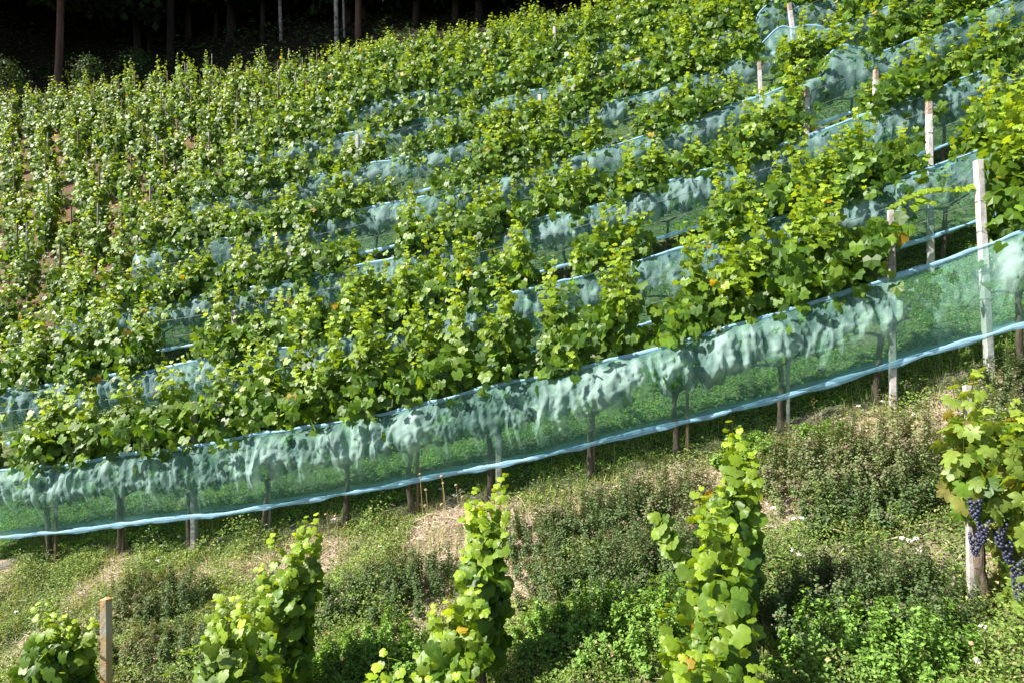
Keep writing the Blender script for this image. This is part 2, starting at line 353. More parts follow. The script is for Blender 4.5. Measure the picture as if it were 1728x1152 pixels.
# ---------------------------------------------------------------- netted rows
ROWS = [7.57+2*k for k in range(10)]
def grape(r, mat, parent, at, n=34, L=.16):
    mb = MB()
    ph = (1+5**.5)/2
    vs = np.array([(-1, ph, 0), (1, ph, 0), (-1, -ph, 0), (1, -ph, 0), (0, -1, ph), (0, 1, ph), (0, -1, -ph), (0, 1, -ph), (ph, 0, -1), (ph, 0, 1), (-ph, 0, -1), (-ph, 0, 1)])/1.9
    fs = np.array([(0, 11, 5), (0, 5, 1), (0, 1, 7), (0, 7, 10), (0, 10, 11), (1, 5, 9), (5, 11, 4), (11, 10, 2), (10, 7, 6), (7, 1, 8), (3, 9, 4), (3, 4, 2), (3, 2, 6), (3, 6, 8), (3, 8, 9), (4, 9, 5), (2, 4, 11), (6, 2, 10), (8, 6, 7), (9, 8, 1)])
    for q in range(n):
        t = q/n; a = q*2.4; R = .034*(1-t)**.6+.004
        mb.add(np.array(at)+np.array([math.cos(a)*R, math.sin(a)*R, -L*t])+r.normal(0, .003, 3)+vs*.0125*r.uniform(.85, 1.1), fs)
    return mb.build('grape_cluster', mat, parent, smooth=True)
# canopy height of the lowest row, read along the row
HX = [(-60, 2.1), (0, 2.1), (60, 2.25), (130, 2.25), (180, 2.2), (290, 2.35), (370, 2.3), (440, 2.35), (500, 2.5), (570, 2.5), (700, 2.4), (780, 2.4), (850, 2.6), (930, 2.55), (965, 2.2), (1045, 2.8), (1100, 1.75), (1150, 2.3), (1250, 2.4), (1350, 2.55), (1440, 2.45), (1490, 2.2), (1680, 2.8), (1760, 2.8)]
def h1(u):
    us_ = [row_u(x, ROWS[0]) for x, _ in HX]; return float(np.interp(u, us_, [h for _, h in HX]))
T1 = [-60, 85, 200, 317, 450, 583, 697, 826, 993, 1147, 1320, 1482, 1722, 1850]   # trunk columns of the lowest row
PEAKS = [-30, 22, 90, 150, 215, 290, 375, 440, 500, 560, 625, 705, 780, 850, 935, 1030, 1060, 1152, 1205, 1270, 1350, 1440, 1700, 1760]
GAPS = [(1, 930, 985), (1, 1095, 1165), (1, 1500, 1660), (2, 560, 640), (2, 1340, 1500), (3, 1262, 1345), (3, 1380, 1460), (4, 1255, 1400), (5, 1275, 1335), (2, 870, 920), (3, 1000, 1060), (1, 230, 300), (1, 380, 430), (5, 560, 620), (4, 640, 690), (3, 650, 700)]
for k, c in enumerate(ROWS):
    uL = max(-1.05*c-1.0, -10.7 if k else -9.6); uR = .5*c+.9
    if k == 0:
        vu = [row_u(x, c) for x in T1]
    else:
        sp = .84 if k < 4 else (.95 if k < 7 else 1.08)
        vu = list(np.arange(uL+.3, uR, sp)+rng.normal(0, .05, len(np.arange(uL+.3, uR, sp))))
    rowname = 'the lowest netted row' if k == 0 else 'the %s netted row up the slope' % ORD[k+1]
    grp = 'grapevines of the netted rows'
    nvis = 0
    for u in vu:
        r = np.random.default_rng(int(1000*k+u*37+5000))
        sl = slopes(u, c); lvl = 1 if k < 5 else 0
        x, y, z = gpos(u, c)
        nvis += 1
        t = thing('grapevine', '%s grapevine from the left in %s' % (ORD[nvis], rowname), 'grapevine', (x, y, z), ROT, grp)
        if k == 0: H = h1(u)*1.04
        else: H = 2.40+.6*(fbm(np.array(u*.8), np.array(c*3.1), 5)-.5)*2+r.normal(0, .08)
        px = x/y*1152+864
        W = .92 if k == 0 and abs(px-1482) > 30 and px < 1600 else .55 if k == 0 else (.84 if k < 4 else 1.0)
        px = x/y*1152+864
        weak = (k == 0 and abs(px-1095) < 40) or (k, px > 0) in () or any(k == kk and a_ < px < b_ for kk, a_, b_ in GAPS)
        side_only = k == 0 and 12 <= vu.index(u)
        n = 19 if k < 4 else 16
        if side_only: n = 24
        pk = None
        if k == 0:
            pk = [(row_u(p_, c)-u, h1(row_u(p_, c))*1.08/H) for p_ in PEAKS if abs(row_u(p_, c)-u) < .5] or None
            if abs(px-1147) < 30: W = .62
        thick = 1.0 if k == 0 else .68+.6*fbm(np.array(u*.6), np.array(k*5.3), 6)
        if weak: n = 3; H = min(H, 1.8)
        cur = 34 if k == 0 else int(r.choice([30, 75, 125], p=[.3, .35, .35]))
        if weak: cur = 3
        if k == 0 and u > row_u(1500, c) and u < row_u(1690, c): cur = 0
        mb = foliage(r, W*1.08, .88, H, lvl, .148 if k < 4 else .165, int(n*thick), .11, .30, int((230 if not weak else 22)*thick) if k < 5 else (160 if not weak else 20), sl, .045 if k < 5 else .06, .18, wide_top=1.25, curtain=cur, cz=(1.28, 1.6) if k == 0 else (.8, 1.45), cy=.30, peaks=pk)
        if k == 0 and px < 1520:    # leaves enclosed by the net
            ne = 46; Pe = np.column_stack([r.uniform(-W*.5, W*.5, ne), r.normal(0, .07, ne), .80+.5*r.random(ne)**.7]); Pe[:, 2] += sl[0]*Pe[:, 0]
            mb.add(*place_leaves(Pe, np.column_stack([r.normal(0, .4, ne), -np.ones(ne), r.uniform(0, .6, ne)]), np.column_stack([r.normal(0, .5, ne), -.3*np.ones(ne), -np.ones(ne)]), .14*r.uniform(.7, 1.1, ne), leafcol(np.zeros(ne), r, ne), 1, r))
        fo_ = mb.build('foliage', M_LEAF, t)
        if k == 0 and abs(px-1482) < 30: fo_.location.x = -.27
        if k == 0 and abs(px-1147) < 30: fo_.location.x = .14
        if k < 5:
            # leaves inside the net zone, pressed against the cloth
            trunk(r, .72, W, .033 if k == 0 else .028, sl).build('trunk', M_BARK, t, True)
        if k == 0:
            for q in range(2): grape(r, M_GREENGRAPE, t, (r.uniform(-.35, .35), -.08+r.normal(0, .03), .98+r.uniform(-.1, .08)), 30, .15)

# extra arm of young leaves reaching along the wire to the right end post
r = np.random.default_rng(5)
ua, ub = row_u(1500, ROWS[0]), row_u(1650, ROWS[0])
x, y, z = gpos(ua, ROWS[0])
slr = (float(terr(ub, ROWS[0], False))-float(terr(ua, ROWS[0], False)))/(ub-ua)
m_ = 34; tt = np.linspace(0, 1, m_)
P = np.column_stack([(ub-ua)*tt, r.normal(0, .03, m_), 1.98+.06*np.sin(tt*5)-.0*tt+slr*(ub-ua)*tt])
P = np.vstack([P, P[:16]+r.normal(0, .06, (16, 3))-np.array([0, 0, .08])])
tta = np.concatenate([tt, tt[:16]])
mb = MB(); n = len(P)
mb.add(*place_leaves(P, np.column_stack([r.normal(0, .3, n), -np.ones(n)*.7, np.ones(n)*.8]), np.column_stack([r.normal(0, .6, n), -np.ones(n)*.5, -np.ones(n)]), .10*r.uniform(.7, 1.1, n), leafcol(.35+.5*tta, r, n), 1, r))
mb.tube(P[:m_], .004, 4, (.10, .14, .03), False)
host = [o for o in bpy.data.objects if o.name.startswith('grapevine') and o.get('label', '').startswith('twelfth grapevine from the left in the lowest')][0]
o = mb.build('trained_shoot', M_LEAF, host); o.location = Vector((0, 0, 0))
dx = ua-row_u(T1[11], ROWS[0]); o.location = (dx, 0, slr*dx)

# posts ------------------------------------------------------------------
def post(name, u, c, h, w_, mat, label, cat='post', group=None, lean=(0, 0), stained=False, ties=False, collar=True):
    x, y, z = gpos(u, c)
    t = thing(name, label, cat, (x, y, z), ROT+rng.normal(0, .12), group)
    t.rotation_euler[0] = lean[1]; t.rotation_euler[1] = lean[0]
    def prism(z0, z1, a, b, top=True):
        mb = MB(); k = 7; zs = np.linspace(z0, z1, k); ch = .14
        sq = np.array([(-.5+ch, -.5), (.5-ch, -.5), (.5, -.5+ch), (.5, .5-ch), (.5-ch, .5), (-.5+ch, .5), (-.5, .5-ch), (-.5, -.5+ch)])
        V = []; 
        for i_, zz in enumerate(zs):
            s = a+(b-a)*i_/(k-1); j = rng.normal(0, .0012, (8, 2)); V.append(np.column_stack([sq*s+j, np.full(8, zz)+(rng.normal(0, .004, 8) if i_ == k-1 else 0)]))
        V.append([[0, 0, z1+.008]]); V = np.vstack(V); F = []
        for i_ in range(k-1):
            for j in range(8):
                p0 = i_*8+j; p1 = i_*8+(j+1) % 8; F += [(p0, p1, p1+8), (p0, p1+8, p0+8)]
        for j in range(8): F.append(((k-1)*8+j, (k-1)*8+(j+1) % 8, k*8))
        mb.add(V, F); return mb
    cut = h-.16 if stained else h
    prism(-.25, cut, w_*1.06, w_).build('shaft', mat, t)
    if stained: prism(cut+.001, h, w_*1.01, w_*.96).build('post_cap', M_STAIN, t)
    if ties:
        for hz in (.78, 1.05, 1.45, 1.75):
            mb = MB(); a = np.linspace(0, 2*np.pi, 13); mb.tube(np.column_stack([np.cos(a)*w_*.66, np.sin(a)*w_*.66, hz+.004*np.sin(a*2)]), .0035, 4, None, False); mb.build('wire_tie', M_WIRE, t)
    return t
c1 = ROWS[0]
post('trellis_post', row_u(1666, c1)+.0, c1-.05, 2.16, .074, M_CONCW, 'tall white concrete post standing past the bare stretch of net at the right', group='posts along the netted rows', lean=(-.05, 0), ties=True)
post('trellis_post', row_u(1500, c1), c1-.12, 2.0, .068, M_CONC, 'grey concrete post where the lowest row of leaves ends at the right', group='posts along the netted rows', lean=(-.01, 0), ties=True)
post('trellis_post', row_u(843, c1), c1-.04, 1.85, .065, M_CONC, 'slim grey post seen through the lowest net near the middle', group='posts along the netted rows', ties=True)
post('trellis_post', row_u(331, c1), c1-.04, 1.85, .065, M_CONC, 'grey concrete post beside a dark vine trunk at lower left', group='posts along the netted rows', ties=True)
sw = {85: 'dark', 200: 'reddish', 450: 'pale', 583: 'red-brown', 697: 'brown', 993: 'thin grey', 1158: 'grey', 1330: 'pale grey'}
sx = [92, 205, 452, 586, 704, 1001, 1160, 1330]
for q, xx in enumerate(sx):
    grey = xx > 900 or xx == 452
    post('wooden_stake', row_u(xx, c1), c1+.02, 1.45, .036, M_CONC if xx in (452, 1330) else M_WOOD,
         '%s stake from the left, thin upright beside a trunk under the lowest net' % ORD[q+1], 'stake', 'thin stakes of the lowest row')
for (xx, k, h, wd, st, ln, lab) in [
    (1568, 1, 2.15, .072, True, -.01, 'brown-topped concrete post behind the right end of the lowest net'),
    (403, 1, 2.0, .075, False, -.02, 'grey post in a gap of the second netted row at left'),
    (1360, 2, 2.1, .072, True, 0, 'post with brown top in the third netted row right of middle'),
    (1472, 2, 2.0, .072, True, .02, 'post with brown top standing in folded net, third netted row'),
    (492, 2, 1.95, .07, False, 0, 'grey post in the third netted row at left'),
    (1378, 3, 2.15, .072, True, -.10, 'leaning pale post, the lower one of a leaning pair upper right'),
    (1288, 3, 1.95, .072, True, -.04, 'pale post among leaves left of the leaning pair'),
    (912, 4, 2.0, .08, False, 0, 'grey post in the fifth netted row near the middle'),
    (605, 4, 2.15, .08, False, 0, 'light grey post showing above the fifth net at left centre'),
    (1352, 4, 2.15, .09, True, -.12, 'leaning pale post, the upper one of a leaning pair upper right'),
    (1319, 5, 2.2, .09, False, -.02, 'pale post at the top edge above the leaning pair'),
    (936, 6, 2.3, .08, False, 0, 'light grey post in the seventh netted row near the middle'),
    (698, 6, 2.3, .08, False, 0, 'light grey post in the seventh netted row left of middle')]:
    post('trellis_post', row_u(xx, ROWS[k]), ROWS[k]-.05, h, wd, M_CONCW if st or k >= 4 else M_CONC, lab, group='posts along the netted rows', lean=(ln, 0), stained=st, ties=k < 3)
for k in range(1, 8):
    post('end_post', -10.95 if k else -9.9, ROWS[k], 1.75, .07, M_CONCW if k in (1, 2) else M_WOOD, 'short post at the left end of the %s netted row' % ORD[k+1], group='left end posts of the netted rows', lean=(-.04, 0))

# wires ------------------------------------------------------------------
for k in range(5):
    c = ROWS[k]; t = thing('trellis_wire', 'thin trellis wires strung through the %s netted row' % ORD[k+1], 'wire', gpos(0, c), ROT, 'trellis wires')
    z0 = float(terr(0, c)); uu = np.linspace(max(-1.05*c-1, -10.9), .5*c+2, 60)
    for hz in (.75, 1.3, 1.75, 2.02):
        mb = MB(); mb.tube(np.column_stack([uu, np.zeros(60), terr(uu, np.full(60, c), False)-z0+hz+.01*np.sin(uu*2.2)]), .0022 if k == 0 else .003, 4, None, False); mb.build('wire', M_WIRE, t)

# nets -------------------------------------------------------------------
def net(k, ua, ub, label):
    c = ROWS[k]; step = .022 if k == 0 else (.032 if k < 3 else .055); nv = 44 if k == 0 else (30 if k < 3 else 20)
    x0, y0, z0 = gpos((ua+ub)/2, c); um = (ua+ub)/2
    t = thing('bird_net', label, 'netting', (x0, y0, z0), ROT, 'bird nets')
    uu = np.arange(ua, ub, step); v = np.linspace(0, 1, nv); Ug, Vg = np.meshgrid(uu, v)
    G = terr(uu, np.full(len(uu), c), False)-z0
    top = G+1.27+.05*(fbm(uu*1.3, uu*0+k, 31)-.5)*2; bot = G+.40+.03*(fbm(uu*.7, uu*0+k, 33)-.5)*2
    if k == 0:   # the net lifts toward its right-hand end
        bot = bot+.02; xx = np.clip((uu-row_u(1480, c))/1.0, 0, 1); top = top+.04*xx
    if k in (3, 4, 5):      # loose sheet pulled up between the posts
        xa = {3: (1380, 1465), 4: (1275, 1390), 5: (1272, 1340)}[k]; ga, gb = row_u(xa[0], c), row_u(xa[1], c)
        top = top+(.20+.25*vnoise(uu*3, uu*0, 91+k))*np.clip(np.sin(np.clip((uu-ga)/(gb-ga), 0, 1)*np.pi), 0, 1)**.5
    taut = np.ones(len(uu))
    if k == 0: taut = 1-.75*np.clip((uu-row_u(1500, c))/.25, 0, 1)*np.clip((row_u(1690, c)-uu)/.2, 0, 1)
    else: taut = .45+.75*vnoise(uu*.45, uu*0+k*7, 41)
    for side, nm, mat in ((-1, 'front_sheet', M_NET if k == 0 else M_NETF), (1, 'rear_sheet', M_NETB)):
        if side == 1 and k > 3: continue
        sd = 50+k*5+side
        wp = Ug*1.0+.10*(fbm(Ug*2.2, Vg*1.6, sd+9)-.5)*2+.10*Vg
        prof = np.clip(Vg*2.1-.12+.25*(vnoise(Ug*2.3, Vg*0, sd+31)-.5), 0, 1)**1.1*np.clip((1-Vg)*7, 0, 1)**.6
        rid = lambda n_: 1-np.abs(2*n_-1)
        a = rid(vnoise(wp*4.5, Vg*.7, sd)); b = rid(vnoise(wp*11, Vg*.9, sd+1)); d_ = rid(vnoise(wp*26+Vg*2, Vg*2.2, sd+2)); e_ = fbm(Ug*14, Vg*12, sd+3)
        lump = fbm(Ug*3.2, Vg*2.4, sd+4)
        m = vnoise(Ug*1.6, Vg*1.1, sd+6)
        cr = rid(vnoise(wp*7+Vg*5, Vg*5-Ug*2.0, sd+21))**14*vnoise(Ug*2.5, Vg*3, sd+22)+rid(vnoise(wp*6-Vg*6, Vg*4+Ug*1.5, sd+23))**14*vnoise(Ug*2.5, Vg*3, sd+24)
        D = (.018*cr*(1 if k < 3 else 0)+.075*lump+.075*a**2*(.4+m)+.055*b**2*m*1.5+.034*d_**3+.014*e_)*prof*taut[None]
        off = .17+.06*np.sin(np.pi*Vg)+D
        if k and side == -1: pass
        fold = np.clip((b**5*1.1*m+d_**6*.7*vnoise(Ug*4, Vg*3, sd+7)+1.0*a**6*m+.6*rid(vnoise(wp*13+Vg*2, Vg*2.6, sd+8))**5*vnoise(Ug*3, Vg*2, sd+14)*1.4)*prof*taut[None]*1.5+.45*cr*np.clip(Vg*2-.2, 0, 1)+.15*np.clip((lump-.55)*4, 0, 1)*prof, 0, 1)
        if k: fold = fold*.6
        if k:  # gathered, bunched end of the net
            g_ = np.clip(1-(Ug-ua)/.5, 0, 1); fold = np.clip(fold+.7*g_*b, 0, 1); off = off+.08*g_*b
        tape = np.clip(1-Vg*25, 0, 1)
        Vv = np.column_stack([(Ug-um+.02*d_*prof).ravel(), (side*off).ravel(), (bot[None]*(1-Vg)+top[None]*Vg).ravel()])
        nu_ = len(uu); i_ = np.arange(nv-1)[:, None]*nu_+np.arange(nu_-1)[None]
        F_ = np.stack([i_, i_+1, i_+nu_+1, i_+nu_], -1).reshape(-1, 4)
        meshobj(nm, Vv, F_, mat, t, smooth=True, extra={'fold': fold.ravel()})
        if side == 1 and k > 1: continue
        for nm2, row, hz, z1, z2 in (('bottom_hem', 0, bot, -.032, .028), ('top_hem', -1, top, -.016, .030)):
            q = np.linspace(0, 1, 5); Uq, Q = np.meshgrid(uu, q)
            tw = .012*(fbm(Uq*6, Q*1.5, sd+11)-.5)
            yy = side*(off[row][None]+.012+.010*np.sin(np.pi*Q)+tw)
            zz = hz[None]+(z1+(z2-z1)*Q)*(1+.6*(fbm(Uq*3.5, Q*0, sd+13)-.5)*2)+.022*(fbm(Uq*5, Q*.5, sd+12)-.5)
            Vh = np.column_stack([(Uq-um).ravel(), yy.ravel(), zz.ravel()]); i_ = np.arange(4)[:, None]*nu_+np.arange(nu_-1)[None]
            meshobj(nm2, Vh, np.stack([i_, i_+1, i_+nu_+1, i_+nu_], -1).reshape(-1, 4), M_HEM, t, smooth=True, extra={'fold': Q.ravel()})
    return t
net(0, -1.05*c1-1.2, .5*c1+1.6, 'long teal bird net on the lowest row, pale blue hems, full width of the foreground')
for k in range(1, 10):
    c = ROWS[k]; ua = -10.85 if k < 7 else (-3.0 if k == 7 else 1.5)
    if k == 1: ua = -10.0
    net(k, ua, .5*c+1.4, 'teal bird net with blue hems wrapped round the %s netted row' % ORD[k+1])

# ---------------------------------------------------------------- staked vines of the upper left block
cnt = 0
cols = np.arange(-11.9, -30, -1.28)
for j, u0 in enumerate(cols):
    nn = 0
    for c in np.arange(27.0-.3*(j % 2), 8.6, -1.18):
        u = u0+rng.normal(0, .07)
        if u < -1.08*c-1.6: break
        nn += 1
    cl = [27.0-.3*(j % 2)-1.18*q for q in range(nn)][::-1]
    for q, c in enumerate(cl):
        r = np.random.default_rng(9000+j*50+q); u = u0+r.normal(0, .09); c = c+r.normal(0, .08)
        sl = slopes(u, c); H = 2.1+r.normal(0, .16)
        t = thing('staked_grapevine', '%s staked vine from the bottom, %s downhill line left of the nets' % (ORD[q+1], ORD[j+1]), 'grapevine', gpos(u, c), ROT, 'staked grapevines of the upper left block')
        foliage(r, .46, .30, H*r.uniform(.85, 1.05), 0 if c > 14 else 1, .15 if c < 16 else .17, 10, .13, .3, 100, sl, .075, .19).build('foliage', M_LEAF, t)
        mb = MB(); mb.tube([(0.05, 0, -.2), (.05, 0, H*.9)], [.022, .02], 6); mb.build('stake', M_WOOD if r.random() < .7 else M_CONC, t)
        trunk(r, .7, .4, .025, sl, False).build('trunk', M_BARK, t)
        cnt += 1
print('staked', cnt)
# vines on the top edge between block and wood
for q, u in enumerate(np.arange(-10.6, 3.5, 1.05)):
    r = np.random.default_rng(700+q); c = 27.2
    t = thing('staked_grapevine', '%s grapevine from the left along the top edge below the wood' % ORD[q+1], 'grapevine', gpos(u, c), ROT, 'grapevines on the top edge')
    foliage(r, 1.1, .6, 2.3+r.normal(0, .18), 0, .18, 17, .16, .3, 120, slopes(u, c), .085, .19).build('foliage', M_LEAF, t)

# ---------------------------------------------------------------- foreground vines
def fvine(px, c, H, W, label, n=13, red=0., S_=.145, depth=.13, z0=.35, lat=None, trunk_h=.6, grp='grapevines in front of the lowest net', fill=90, du=0., sh=0.):
    u = row_u(px, c)+du; r = np.random.default_rng(int(px*7+c*100)); sl = slopes(u, c)
    t = thing('grapevine', label, 'grapevine', gpos(u, c), ROT, grp)
    mb = foliage(r, W, z0, H, 2, S_, n, depth*.75, .12, fill, (0, 0), .038, .12, red)
    if lat is not None:
        p = np.array(lat, float); q = np.linspace(0, len(p)-1, 16); p = np.column_stack([np.interp(q, np.arange(len(p)), p[:, a]) for a in range(3)])
        m = len(p)*2; pp = np.repeat(p, 2, 0)+r.normal(0, .035, (m, 3))
        mb.add(*place_leaves(pp, np.column_stack([r.normal(-.4, .4, m), -np.ones(m)*.7, np.ones(m)*.7]), np.column_stack([r.normal(0, .5, m), -.4*np.ones(m), -np.ones(m)]), S_*r.uniform(.55, 1., m), leafcol(r.random(m)*.5, r, m), 2, r))
        mb.tube(p, .004, 4, (.12, .12, .04), False)
    mb.build('foliage', M_LEAF, t, True)
    trunk(r, trunk_h, W, .04, sl, False).build('trunk', M_BARK, t, True)
    mb = MB(); 
    return t, r
FV = [(95, 1.22, .42, 'low bushy grapevine beside the lichen post, bottom left corner'),
      (486, 1.58, .19, 'tall narrow grapevine on the bank, second from the left'),
      (815, 1.66, .15, 'slender grapevine on the bank whose tip reaches the lowest net'),
      (1232, 1.64, .15, 'tall leafy grapevine on the bank right of centre with a side shoot')]
LAT = {1232: [(-.05, -.05, .62), (-.28, -.08, .66), (-.45, -.1, .85), (-.52, -.1, 1.0)]}
for px, H, W, lab in FV:
    fvine(px, 5.2, H, W, lab, 13 if px != 95 else 20, lat=LAT.get(px), fill=200)
    for q, (c, h, ww) in enumerate(((4.45, 1.5, .16 if px > 600 else .24), (3.7, 1.4, .2 if px > 600 else .38))):
        nm = {95: 'left', 486: 'second', 815: 'third', 1232: 'fourth'}[px]
        u = row_u(px, 5.2)
        t = (row_u(px, 5.2))
        # rows run straight down the bank: same u, lower c
        un = u-(.16*(q+1) if px > 1000 else .05*(q+1))
        r = np.random.default_rng(int(px+c*1000)); sl = slopes(un, c)
        th = thing('grapevine', 'leafy grapevine %s down the bank in the %s foreground line from the left' % (('second', 'third')[q], {'left': 'first'}.get(nm, nm)), 'grapevine', gpos(un, c), ROT, 'grapevines in front of the lowest net')
        foliage(r, ww, .25, h, 2, .145, 16, .10, .12, 170, (0, 0), .045, .13).build('foliage', M_LEAF, th, True)
        trunk(r, .6, ww, .035, sl, False).build('trunk', M_BARK, th, True)
# red-tinged vine with blue grapes at the right
u = row_u(1652, 5.2)
th = thing('grapevine', 'red-tinged grapevine with hanging blue grapes at the right edge', 'grapevine', gpos(u, 5.2), ROT, 'grapevines in front of the lowest net')
r = np.random.default_rng(77)
mb = foliage(r, .66, .68, 1.62, 3, .145, 28, .13, .1, 300, (0, 0), .055, .15, .16)
mb.build('foliage', M_LEAF, th, True).location = (.20, -.06, 0)
mb = foliage(r, .5, .15, .95, 3, .145, 16, .12, .1, 170, (0, 0), .055, .13, .2)
mb.build('foliage', M_LEAF, th, True).location = (.44, -.08, 0)
mb = MB(); tq = np.linspace(0, 1, 12)
mb.tube(np.column_stack([.06-.09*tq+.012*np.sin(tq*9), -.02*tq, -.12+.70*tq]), .038*(1.1-.3*tq)*r.uniform(.85, 1.15, 12), 9)
mb.tube(np.column_stack([-.03+.3*tq, -.05*tq, .56+.16*tq]), .03*(1-.5*tq), 7); mb.build('trunk', M_BARK, th, True)
for a in ((-.11, -.22, .86), (-.07, -.24, .72), (.02, -.25, .70), (.07, -.24, .60), (.12, -.26, .48), (.13, -.26, .36), (-.10, -.20, .62), (.26, -.40, .12)):
    grape(r, M_GRAPE, th, (a[0]-.01, a[1], a[2]-.07), 42, .14)
th2 = thing('grapevine', 'grapevine with reddish leaves second down the bank at the right edge', 'grapevine', gpos(u+.55, 4.3), ROT, 'grapevines in front of the lowest net')
foliage(r, .6, .3, 1.35, 3, .145, 24, .14, .15, 160, (0, 0), .055, .15, .25).build('foliage', M_LEAF, th2, True)
trunk(r, .6, .5, .035, (0, 0), False).build('trunk', M_BARK, th2, True)
post('trellis_post', u-.02, 5.2+.05, 1.50, .05, M_CONC, 'pale post behind the blue grapes at the right edge', lean=(-.02, 0))
post('bank_post', row_u(179, 5.2), 5.2, 1.20, .075, M_LICH, 'grey and orange lichen-covered post on the bank at lower left', group=None)

# ---------------------------------------------------------------- bank vegetation
def small_leaves(P, Nn, size, colr, r, asp=.62):
    N = len(P); Nn = unit(Nn); a = r.random(N)*6.28; T = np.column_stack([np.cos(a), np.sin(a), np.zeros(N)]); T = unit(T-np.sum(T*Nn, 1, keepdims=True)*Nn); Xv = np.cross(T, Nn)
    s = size[:, None]
    V = np.stack([P-T*s*.5, P+Xv*s*asp*.5+Nn*s*.12, P+T*s*.5, P-Xv*s*asp*.5+Nn*s*.12], 1).reshape(-1, 3)
    F = (np.array([0, 1, 2, 3])[None]+(np.arange(N)*4)[:, None])
    return V, F, np.repeat(colr, 4, 0)
def cover(name, n, ur, cr, size, hmax, thr, lab, cols, seed, dens=lambda u, c: 1):
    r = np.random.default_rng(seed); u = r.uniform(*ur, n); c = r.uniform(*cr, n)
    x, y = uc2xy(u, c)
    keep = (np.abs(x) < .80*y+.4)
    b = bareness(u, c); clump = fbm(u*2.2, c*2.2, seed, 3)
    keep &= r.random(n) < np.clip(1.15-b*1.0, .12, 1)*dens(u, c)
    u, c, x, y, b, clump = [q[keep] for q in (u, c, x, y, b, clump)]; m = len(u)
    hh = hmax*(.25+1.2*np.clip((clump-.35)*2.2, 0, 1))*(1-.6*b)
    z = terr(u, c)+hh*r.random(m)**.6
    Nn = np.column_stack([r.normal(0, .55, m), r.normal(0, .55, m)-.3, np.ones(m)])
    q = vnoise(u*1.7, c*1.7, seed+5)[:, None]; q2 = r.random((m, 1))
    cc = cols[0]*(1-q)+cols[1]*q; cc = cc*(.65+.7*q2); yy = r.random(m) < .05; cc[yy] = np.array(cols[2])*r.uniform(.6, 1.1, (yy.sum(), 1))
    V, F, Cc = small_leaves(np.column_stack([x, y, z]), Nn, size*r.uniform(.6, 1.35, m), cc, r)
    o = meshobj(name, V, F, M_WEED, None, Cc); kind(o, 'stuff', lab, 'weeds'); return o
A_ = np.array
gcols = (A_([.12, .19, .045]), A_([.22, .32, .07]), A_([.42, .34, .18]))
cover('bank_weeds', 330000, (-8, 5.5), (2.9, 7.7), .027, .17, 0, 'low green weeds carpeting the bank below the lowest net', gcols, 101)
cover('tall_weeds', 190000, (-8, 5.5), (2.9, 7.5), .031, .36, 0, 'taller tangled weeds in uneven tufts on the bank', (A_([.11, .19, .045]), A_([.23, .33, .08]), A_([.42, .34, .18])), 111, lambda u, c: np.clip((fbm(u*1.6, c*1.9, 64)-.47)*9, 0, 1))
cover('row_weeds', 170000, (-10, 7), (7.7, 10.2), .026, .11, 0, 'bright green ground cover between the two lowest rows', (A_([.12, .24, .03]), A_([.22, .38, .05]), A_([.25, .22, .07])), 102)
cover('slope_weeds', 90000, (-11.2, 12), (10.2, 22), .05, .13, 0, 'green weeds on the ground between the upper netted rows', (A_([.08, .16, .03]), A_([.15, .26, .04]), A_([.25, .22, .07])), 103)
cover('block_weeds', 16000, (-29, -11.2), (10, 27), .06, .10, 0, 'scattered weeds on the reddish soil of the upper left block', (A_([.07, .12, .03]), A_([.15, .20, .05]), A_([.28, .18, .08])), 104)
def straw(name, n, ur, cr, L, seed, lab, tint):
    r = np.random.default_rng(seed); u = r.uniform(*ur, n); c = r.uniform(*cr, n); x, y = uc2xy(u, c); b = bareness(u, c)
    keep = (np.abs(x) < .80*y+.4) & (r.random(n) < .12+.9*b); u, c, x, y = [q[keep] for q in (u, c, x, y)]; m = len(u)
    z = terr(u, c)+r.uniform(.005, .05, m); a = r.random(m)*6.28; l = L*r.uniform(.3, 1.3, m)
    P = np.column_stack([x, y, z]); T = np.column_stack([np.cos(a), np.sin(a), r.normal(.1, .28, m)]); Wd = np.column_stack([-np.sin(a), np.cos(a), r.normal(0, .5, m)])*.0028
    V = np.stack([P-Wd, P+Wd, P+T*l[:, None]], 1).reshape(-1, 3); F = np.arange(m*3).reshape(-1, 3)
    cc = A_(tint)*r.uniform(.45, 1.25, (m, 1))
    o = meshobj(name, V, F, M_STRAW, None, np.repeat(cc, 3, 0)); kind(o, 'stuff', lab, 'dry litter')
straw('dry_litter', 90000, (-8, 5.5), (2.9, 7.8), .13, 201, 'short dry tan straw and litter on the bare patches of the bank', (.62, .52, .42))
